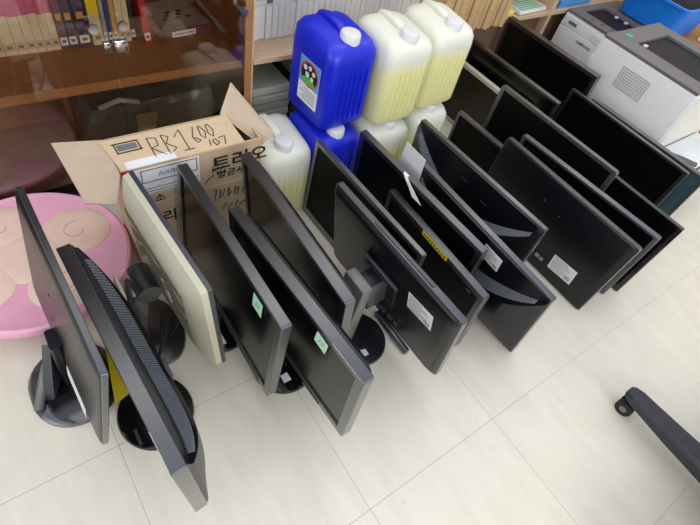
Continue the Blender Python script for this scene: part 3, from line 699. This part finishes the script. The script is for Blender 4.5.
q.build('print', 'greyink', sl)
q = MB()
for i in range(7): q.hexa([(-.05+.014*i, .06+.02*(i % 3), .0299), (-.03+.014*i, .065+.02*(i % 3), .0299), (-.032+.014*i, .075+.02*(i % 3), .0299), (-.05+.014*i, .07+.02*(i % 3), .0299), (-.05+.014*i, .06+.02*(i % 3), .0305), (-.03+.014*i, .065+.02*(i % 3), .0305), (-.032+.014*i, .075+.02*(i % 3), .0305), (-.05+.014*i, .07+.02*(i % 3), .0305)])
q.build('cover_picture', 'blackcover', lyb)

# ------------------------------------------------------------------ open bookcase on the right
bc = empty('open_bookcase', (1.7, 1.05, 0), 0, 'pale open bookcase with one shelf of papers, behind the jerrycans and monitors', 'bookcase')
def ol(p): return Vector(p) - Vector((1.7, 1.05, 0))
def opart(name, m, a, b): return MB(ol).box(a, b).build(name, m, bc)
OX0, OX1 = .786, 3.3
opart('back_panel', 'woodpale', (OX0, 1.25, 0), (OX1, 1.26, 1.2))
opart('shelf', 'woodpale', (OX0, .842, .388), (OX1, 1.25, .4045)); opart('shelf', 'woodpale', (OX0, .86, .78), (OX1, 1.25, .80))
opart('bottom_panel', 'wooddark', (OX0, .86, 0), (OX1, 1.25, .025))
opart('divider', 'woodpale', (2.385, .844, .0), (2.412, 1.25, .388)); opart('divider', 'woodpale', (2.385, .844, .4045), (2.412, 1.25, .78))
opart('side_panel', 'woodpale', (OX1, .842, 0), (OX1+.02, 1.26, 1.2))
opart('lower_panel', 'wooddark', (1.50, .880, .025), (2.385, .895, .388))
opart('lower_panel', 'wooddark', (2.412, .880, .025), (OX1, .895, .388))
def booklet(x, w, h, y0, z0, label, group):
    r = empty('booklet', (x + w/2, y0, z0), 0, label, 'booklet', group)
    MB().box((-w/2, 0, 0), (w/2, .18, h), .0015).build('cover', 'booklet', r); MB().box((-w/2+.002, -.0003, .004), (w/2-.002, 0, h-.004)).build('spine', 'paper', r)
    return r
x = OX0 + .006; k = 0
proto = booklet(x, .0225, .114, .955, BZ, 'white booklet standing in the row on the pale shelf behind the jerrycans', 'white booklets on the shelf')
for k in range(1, 34):
    c = copy_tree(proto); c.location.x = x + .01125 + k*.0236; c.location.y = .955 + random.uniform(-.004, .004)
proto = empty('document_bundle', (0, 0, 0), 0, 'white paper bundle lying on top of the standing booklets', 'paper bundle', 'paper bundles lying on the booklets')
q = MB()
for i in range(5): q.box((-.10+random.uniform(-.004,.004), -.0+random.uniform(-.004,.004), i*.008), (.10, .15, i*.008+.0072))
q.build('sheets', 'booklet', proto)
MB().box((-.012, -.006, .004), (.012, .02, .044), .003).build('clip', 'silver', proto)
for i in range(4):
    c = proto if i == 0 else copy_tree(proto); c.location = (.90 + i*.208, .962, BZ+.1155); c.rotation_euler.z = (.03, -.02, .015, .0)[i]
# kraft folders hanging out over the shelf edge
def folder():
    r = empty('kraft_folder', (0, 0, 0), 0, 'kraft-brown paper folder in the row sticking out over the shelf edge', 'folder', 'kraft folders on the shelf')
    P = []
    q = MB()
    for z, y in ((0, 0), (.10, -.004), (.22, -.01)):
        pass
    q.loft([[( -.012, .012, z), (-.013, .0, z), (-.004, -.012, z), (.006, -.010, z), (.012, .002, z), (.011, .2, z), (-.011, .2, z)] for z in (0, .12, .27)])
    q.build('cover', 'kraft', r, True)
    MB().box((-.007, .012, .268), (.007, .19, .272)).build('sheets', 'pages', r)
    return r
proto = folder()
for i in range(15):
    c = proto if i == 0 else copy_tree(proto); c.location = (1.605 + i*.0262, .812 + .010*math.sin(i*1.7), BZ); c.rotation_euler.z = .006*math.sin(i*2.3)
def stack(name, label, x, y, z, w, d, n, th, m, extra=None, rz=0):
    r = empty(name, (x, y, z), rz, label, 'paper stack'); q = MB()
    for i in range(n):
        j = random.uniform(-.005, .005); q.box((-w/2+j, -d/2+j, i*th), (w/2+j, d/2-j, i*th+th*.94), min(.006, th*.25) if th > .01 else 0)
    q.build('sheets', m, r)
    if extra:
        e = MB(); 
        for i in range(6): e.box((-w*.42, -d*.45+i*d*.09, n*th), (w*.42, -d*.45+i*d*.09+d*.05, n*th+.0006))
        e.build('print', extra, r)
    return r
stack('paper_stack', 'pile of grey-white paper bundles on the bookcase floor, beside the glass cabinet post', .885, 1.0, .026, .16, .24, 7, .034, 'bundle')
stack('paper_stack', 'pale paper bundle pile under the shelf, right behind the blue jerrycan', 1.12, 1.02, .026, .20, .24, 6, .036, 'bundle')
stack('dark_folder_stack', 'dark brown folders leaning between the paper piles under the shelf', .996, .99, .026, .04, .22, 6, .038, 'blackcover')
stack('paper_stack', 'white and yellow papers on the shelf right of the kraft folders', 2.07, .95, BZ, .13, .16, 5, .004, 'yellowpaper')
stack('paper_stack', 'green-printed white papers on the shelf near the divider', 2.26, .95, BZ, .21, .18, 4, .004, 'paper', 'greenpaper', .05)
stack('paper_stack', 'bluish papers on the shelf right of the divider', 2.60, .95, BZ, .26, .18, 6, .006, 'skyblue')

# ------------------------------------------------------------------ printers
p1 = empty('laser_printer', (2.70, .650, 0), 0, 'grey laser printer with front panel lettering, standing by the bookcase', 'printer')
def l1(p): return Vector(p) - Vector((2.70, .650, 0))
A0, A1, Zt = .470, .832, .418
MB(l1).box((2.5000, A0, .0005), (2.9450, A1, .345), .006).build('casing', 'printer', p1, True)
MB(l1).hexa([(2.5000,A0,.345),(2.9450,A0,.345),(2.9450,A1,.345),(2.5000,A1,.345),(2.5100,A0+.004,Zt-.012),(2.9450,A0+.004,Zt-.012),(2.9450,A1-.004,Zt-.012),(2.5100,A1-.004,Zt-.012)], .004).build('upper_casing', 'printer', p1, True)
mb = MB(l1)     # top frame round a recess
for a, b in (((2.5080,A0+.003,Zt-.012),(2.5850,A1-.003,Zt)), ((2.7700,A0+.003,Zt-.012),(2.9450,A1-.003,Zt)), ((2.5850,A0+.003,Zt-.012),(2.7700,A0+.05,Zt)), ((2.5850,A1-.05,Zt-.012),(2.7700,A1-.003,Zt))): mb.box(a, b)
mb.build('top_cover', 'printertop', p1)
mb = MB(l1); mb.hexa([(2.5850,A0+.05,Zt-.0118),(2.7700,A0+.05,Zt-.0118),(2.7700,A1-.05,Zt-.0118),(2.5850,A1-.05,Zt-.0118),(2.5850,A0+.05,Zt-.004),(2.7700,A0+.05,Zt-.0105),(2.7700,A1-.05,Zt-.0105),(2.5850,A1-.05,Zt-.004)]); mb.build('output_tray', 'traydark', p1)
for i in range(3): MB(l1).box((2.7450, A0+.10+i*.06, Zt-.0105), (2.7650, A0+.115+i*.06, Zt-.004)).build('roller', 'white', p1)
mb = MB(l1)
for i in range(4): mb.box((2.5350, A0+.07+i*.055, Zt-.0005), (2.5750, A0+.074+i*.055, Zt+.0005))
mb.build('groove', 'ink', p1)
MB(l1).box((2.4940, A0+.03, .12), (2.5010, A1-.03, .345), .002).build('front_door', 'printer', p1, True)
text_part('lettering', 'SAMSUNG', .019, lambda u, v, w: l1((2.4935, .655-u, .318+v)), 'ink', p1, 1.0, .0005)
MB(l1).cyl((2.4942, .51, .285), (-1, 0, 0), .010, .002, 16).build('button', 'greyink', p1)
st_ = MB(l1).box((2.4985, .73, .355), (2.5035, .81, .395)).build('sticker', 'paper', p1); MB(l1).box((2.4975, .74, .365), (2.4986, .79, .38)).build('print', 'greyink', st_)
MB(l1).box((2.4985, .60, .352), (2.5035, .64, .385)).build('sticker', 'paper', p1)

p2 = empty('laser_printer', (2.42, .228, 0), 0, 'pale grey printer seen from its plain vented side, nearest the right edge', 'printer')
def l2(p): return Vector(p) - Vector((2.42, .228, 0))
B0, B1, Z2 = .004, .378, .522
B1 = .456
Z2 = .520
MB(l2).box((2.200, B0, .0005), (2.64, B1, Z2-.012), .005).build('casing', 'printer', p2, True)
mb = MB(l2)
for a, b in (((2.203,B0+.003,Z2-.012),(2.30,B1-.003,Z2)), ((2.56,B0+.003,Z2-.012),(2.638,B1-.003,Z2)), ((2.30,B0+.003,Z2-.012),(2.56,B0+.03,Z2)), ((2.30,B1-.10,Z2-.012),(2.56,B1-.003,Z2))): mb.box(a, b)
mb.build('top_cover', 'printertop', p2)
MB(l2).box((2.30, B0+.03, Z2-.0118), (2.56, B1-.10, Z2-.010)).build('output_tray', 'traydark', p2)
MB(l2).box((2.33, B1-.13, Z2-.010), (2.35, B1-.115, Z2-.004)).build('roller', 'white', p2)
MB(l2).box((2.31, B1-.06, Z2), (2.335, B1-.03, Z2+.001)).build('sticker', 'green', p2)
mb = MB(l2)
for i in range(12):
    for j in range(9): mb.box((2.1985, .175+i*.0115, .375+j*.010), (2.2003, .175+i*.0115+.0075, .375+j*.010+.005))
mb.build('vent_grille', 'vent', p2)
MB(l2).box((2.22, B1-.0005, .25), (2.26, B1+.018, .42), .004).build('side_latch', 'white', p2, True)
MB(l2).box((2.215, B0-.0035, .03), (2.63, B0+.001, Z2-.02), .001).build('front_panel', 'printerside', p2)
tr = MB(l2).box((2.22, B0-.16, .215), (2.60, B0-.002, .240), .004).build('paper_tray', 'darkgrey', p2, True)
MB(l2).box((2.23, B0-.155, .240), (2.59, B0-.01, .250)).build('paper', 'paper', tr)
MB(l2).tube([(2.215, B0-.02, .262), (2.25, B0-.09, .270), (2.30, B0-.15, .262)], .010, 8).build('tray_handle', 'black', tr, True)

# table behind the printers, bin and a white machine on it
tb = empty('side_table', (3.1, .42, 0), 0, 'orange-brown wooden side table behind the two printers', 'table')
def lt(p): return Vector(p) - Vector((3.1, .42, 0))
MB(lt).box((2.985, .02, .395), (3.45, .82, .42), .003).build('table_top', 'orange', tb, True)
for x_ in (3.01, 3.42):
    for y_ in (.05, .79): MB(lt).box((x_-.02, y_-.02, .0005), (x_+.02, y_+.02, .395)).build('leg', 'orange', tb)
bn = empty('storage_bin', (2.945, .590, .4205), .0, 'bright blue plastic bin resting on the rear of the lettered printer', 'bin')
mb = MB(); 
w0, d0, w1, d1_, h_ = .13, .15, .15, .17, .15
mb.loft([[(x_, y_, z_) for x_, y_ in rr(-w-0, w, -d, d, .03, 4)] for w, d, z_ in ((w0-.01, d0-.01, 0), (w0, d0, .006), (w1, d1_, h_-.012), (w1+.012, d1_+.012, h_-.010), (w1+.012, d1_+.012, h_), (w1-.004, d1_-.004, h_), (w0-.006, d0-.006, .012))])
mb.build('tub', 'bin', bn, True)
fd = empty('folder', (2.945, .55, .440), .05, 'grey and black folder leaning inside the bright blue bin', 'folder')
MB().hexa([(-.02,-.10,0),(.0,-.10,0),(.0,.08,0),(-.02,.08,0),(.03,-.11,.15),(.05,-.11,.15),(.05,.06,.15),(.03,.06,.15)]).build('cover', 'blackcover', fd); MB().hexa([(.003,-.10,0.002),(.02,-.10,0.002),(.02,.06,0.002),(.003,.06,0.002),(.053,-.11,.14),(.068,-.11,.14),(.068,.04,.14),(.053,.04,.14)]).build('sheets', 'silver', fd)
wm = empty('fax_machine', (3.16, .26, .4205), .1, 'small white office machine with dark slot, behind the vented printer', 'office machine')
MB().hexa([(-.13,-.14,0),(.15,-.14,0),(.15,.14,0),(-.13,.14,0),(-.11,-.13,.06),(.15,-.13,.10),(.15,.13,.10),(-.11,.13,.06)], .012).build('casing', 'white', wm, True)
MB().hexa([(-.04,-.09,.071),(.09,-.09,.0895),(.09,.05,.0895),(-.04,.05,.071),(-.04,-.09,.0745),(.09,-.09,.0935),(.09,.05,.0935),(-.04,.05,.0745)]).build('slot', 'dark', wm)

# ------------------------------------------------------------------ office chair foot
ch = empty('office_chair', (1.305, -1.05, 0), 0, 'black office chair of which one castor leg reaches in at the right edge', 'chair')
tipd = Vector((.0, 1.0, 0)).normalized(); L_ = .305
def leg(ang, name='base_leg'):
    rot = Matrix.Rotation(ang, 3, 'Z'); 
    def tf(p): # p=(along from hub, across, z)
        d = rot @ tipd; s_ = Vector((-d.y, d.x, 0)); return d*p[0] + s_*p[1] + Vector((0, 0, p[2]))
    q = MB(tf); rings = []
    for u, w, zt, zb in ((.02, .034, .122, .065), (.12, .033, .112, .058), (.27, .029, .100, .058), (.365, .0275, .094, .064), (.405, .027, .092, .066), (.426, .022, .089, .069), (.436, .012, .086, .073)):
        w *= 1.22; rings.append([(u, -w, zb), (u, -w*.98, zt-.014), (u, -w*.72, zt-.002), (u, 0, zt), (u, w*.72, zt-.002), (u, w*.98, zt-.014), (u, w, zb)])
    q.loft(rings); o = q.build(name, 'chairplastic', ch, True)
    cs = MB(tf); cs.cyl((.403, 0, .035), (0, 0, 1), .006, .04, 10)
    cs.cyl((.403, -.027, .0262), (0, 1, 0), .0255, .020, 24); cs.cyl((.403, .007, .0262), (0, 1, 0), .0255, .020, 24)
    c_ = cs.build('castor', 'rubber', o, True)
    hc = MB(tf); hc.cyl((.403, .0265, .0262), (0, 1, 0), .011, .002, 16); hc.build('wheel_cap', 'silver', c_, True)
    return o
for k in range(5): leg(k*2*PI/5)
MB().lathe([(.001, .06), (.042, .06), (.045, .11), (.030, .125), (.028, .26), (.014, .262), (.014, .40), (.001, .40)], (0, 0, 0), 24).build('gas_column', 'chairplastic', ch, True)

ST = [(.18, .42), (.225, .43), (.24, .455), (.225, .48), (.12, .488), (.001, .486)]
MB().lathe([(.001, .42)] + ST, (0, 0, 0), 40, 1, .98).build('seat', 'chairplastic', ch, True)
bk = MB(); bk.loft([[(.215 + .02*math.cos(t), w_*math.sin(t), z) for t in [2*PI*k/20 for k in range(20)]] for z, w_ in ((.60, .12), (.64, .19), (.80, .205), (.93, .18), (.96, .11))])
bk.build('backrest', 'chairplastic', ch, True)
MB().tube([(.10, 0, .43), (.24, 0, .46), (.255, 0, .60), (.235, 0, .72)], .016, 10).build('back_support', 'chairplastic', ch, True)

# loose paper between the monitors
ps = MB().loft([[(x_, y0, z_), (x_, y1, z_), (x_+.001, y1, z_), (x_+.001, y0, z_)] for x_, y0, y1, z_ in ((1.062, .33, .22, .001), (1.052, .33, .22, .15), (1.046, .325, .222, .30), (1.045, .318, .225, .388))]).build('paper_sheet', 'paper')
tag(ps, 'white paper sheet sticking up between two monitors in front of the jerrycans', 'paper')

# ------------------------------------------------------------------ light
w = bpy.data.worlds.new('world'); S.world = w; w.use_nodes = True
nt = w.node_tree; bg = nt.nodes['Background']      # bright ceiling above, dimmer room around
tc = nt.nodes.new('ShaderNodeTexCoord'); sp = nt.nodes.new('ShaderNodeSeparateXYZ'); nt.links.new(tc.outputs['Generated'], sp.inputs[0])
cr = nt.nodes.new('ShaderNodeValToRGB'); nt.links.new(sp.outputs[2], cr.inputs[0])
cr.color_ramp.elements[0].position = 0.08; cr.color_ramp.elements[0].color = (0.17, 0.17, 0.17, 1)
cr.color_ramp.elements[1].position = 0.50; cr.color_ramp.elements[1].color = (1.06, 1.16, 1.40, 1)
nt.links.new(cr.outputs[0], bg.inputs[0]); bg.inputs[1].default_value = 1.0
def lamp(x, y, e, sx=1.2, sy=.32, z=2.6, col=(1, .95, .86)):
    l = bpy.data.lights.new('ceiling_lamp', 'AREA'); l.shape = 'RECTANGLE'; l.size = sx; l.size_y = sy; l.energy = e; l.color = col
    o = bpy.data.objects.new('ceiling_lamp', l); COL.objects.link(o); o.location = (x, y, z)
for x_, y_, e_ in ((.0, .75, 5), (1.7, .75, 8), (3.4, .75, 8), (-.9, -.6, 1.5), (.2, -2.8, 4), (2.2, -2.8, 2)): lamp(x_, y_, e_, 1.2, .6)
wl = bpy.data.lights.new('front_fill', 'AREA'); wl.shape = 'RECTANGLE'; wl.size = 3.6; wl.size_y = 1.4; wl.energy = 104; wl.color = (1, .965, .90)  # added area light without a real window, brightens the near faces and cabinet
wo = bpy.data.objects.new('front_fill', wl); COL.objects.link(wo); wo.location = (.6, -4.2, 1.7); wo.rotation_euler = (math.radians(86), 0, 0)
sl_ = bpy.data.lights.new('side_fill', 'AREA'); sl_.shape = 'RECTANGLE'; sl_.size = 2.4; sl_.size_y = 1.3; sl_.energy = 34; sl_.color = (1, .965, .90)  # added light out of view on the left, lifts the printer fronts
so = bpy.data.objects.new('side_fill', sl_); COL.objects.link(so); so.location = (-2.5, -.9, 1.75); so.rotation_euler = (math.radians(84), 0, math.radians(-90))
S.view_settings.view_transform = 'Standard'; S.view_settings.look = 'None'; S.view_settings.gamma = 1.0
S.view_settings.use_curve_mapping = False
S.view_settings.exposure = -0.19
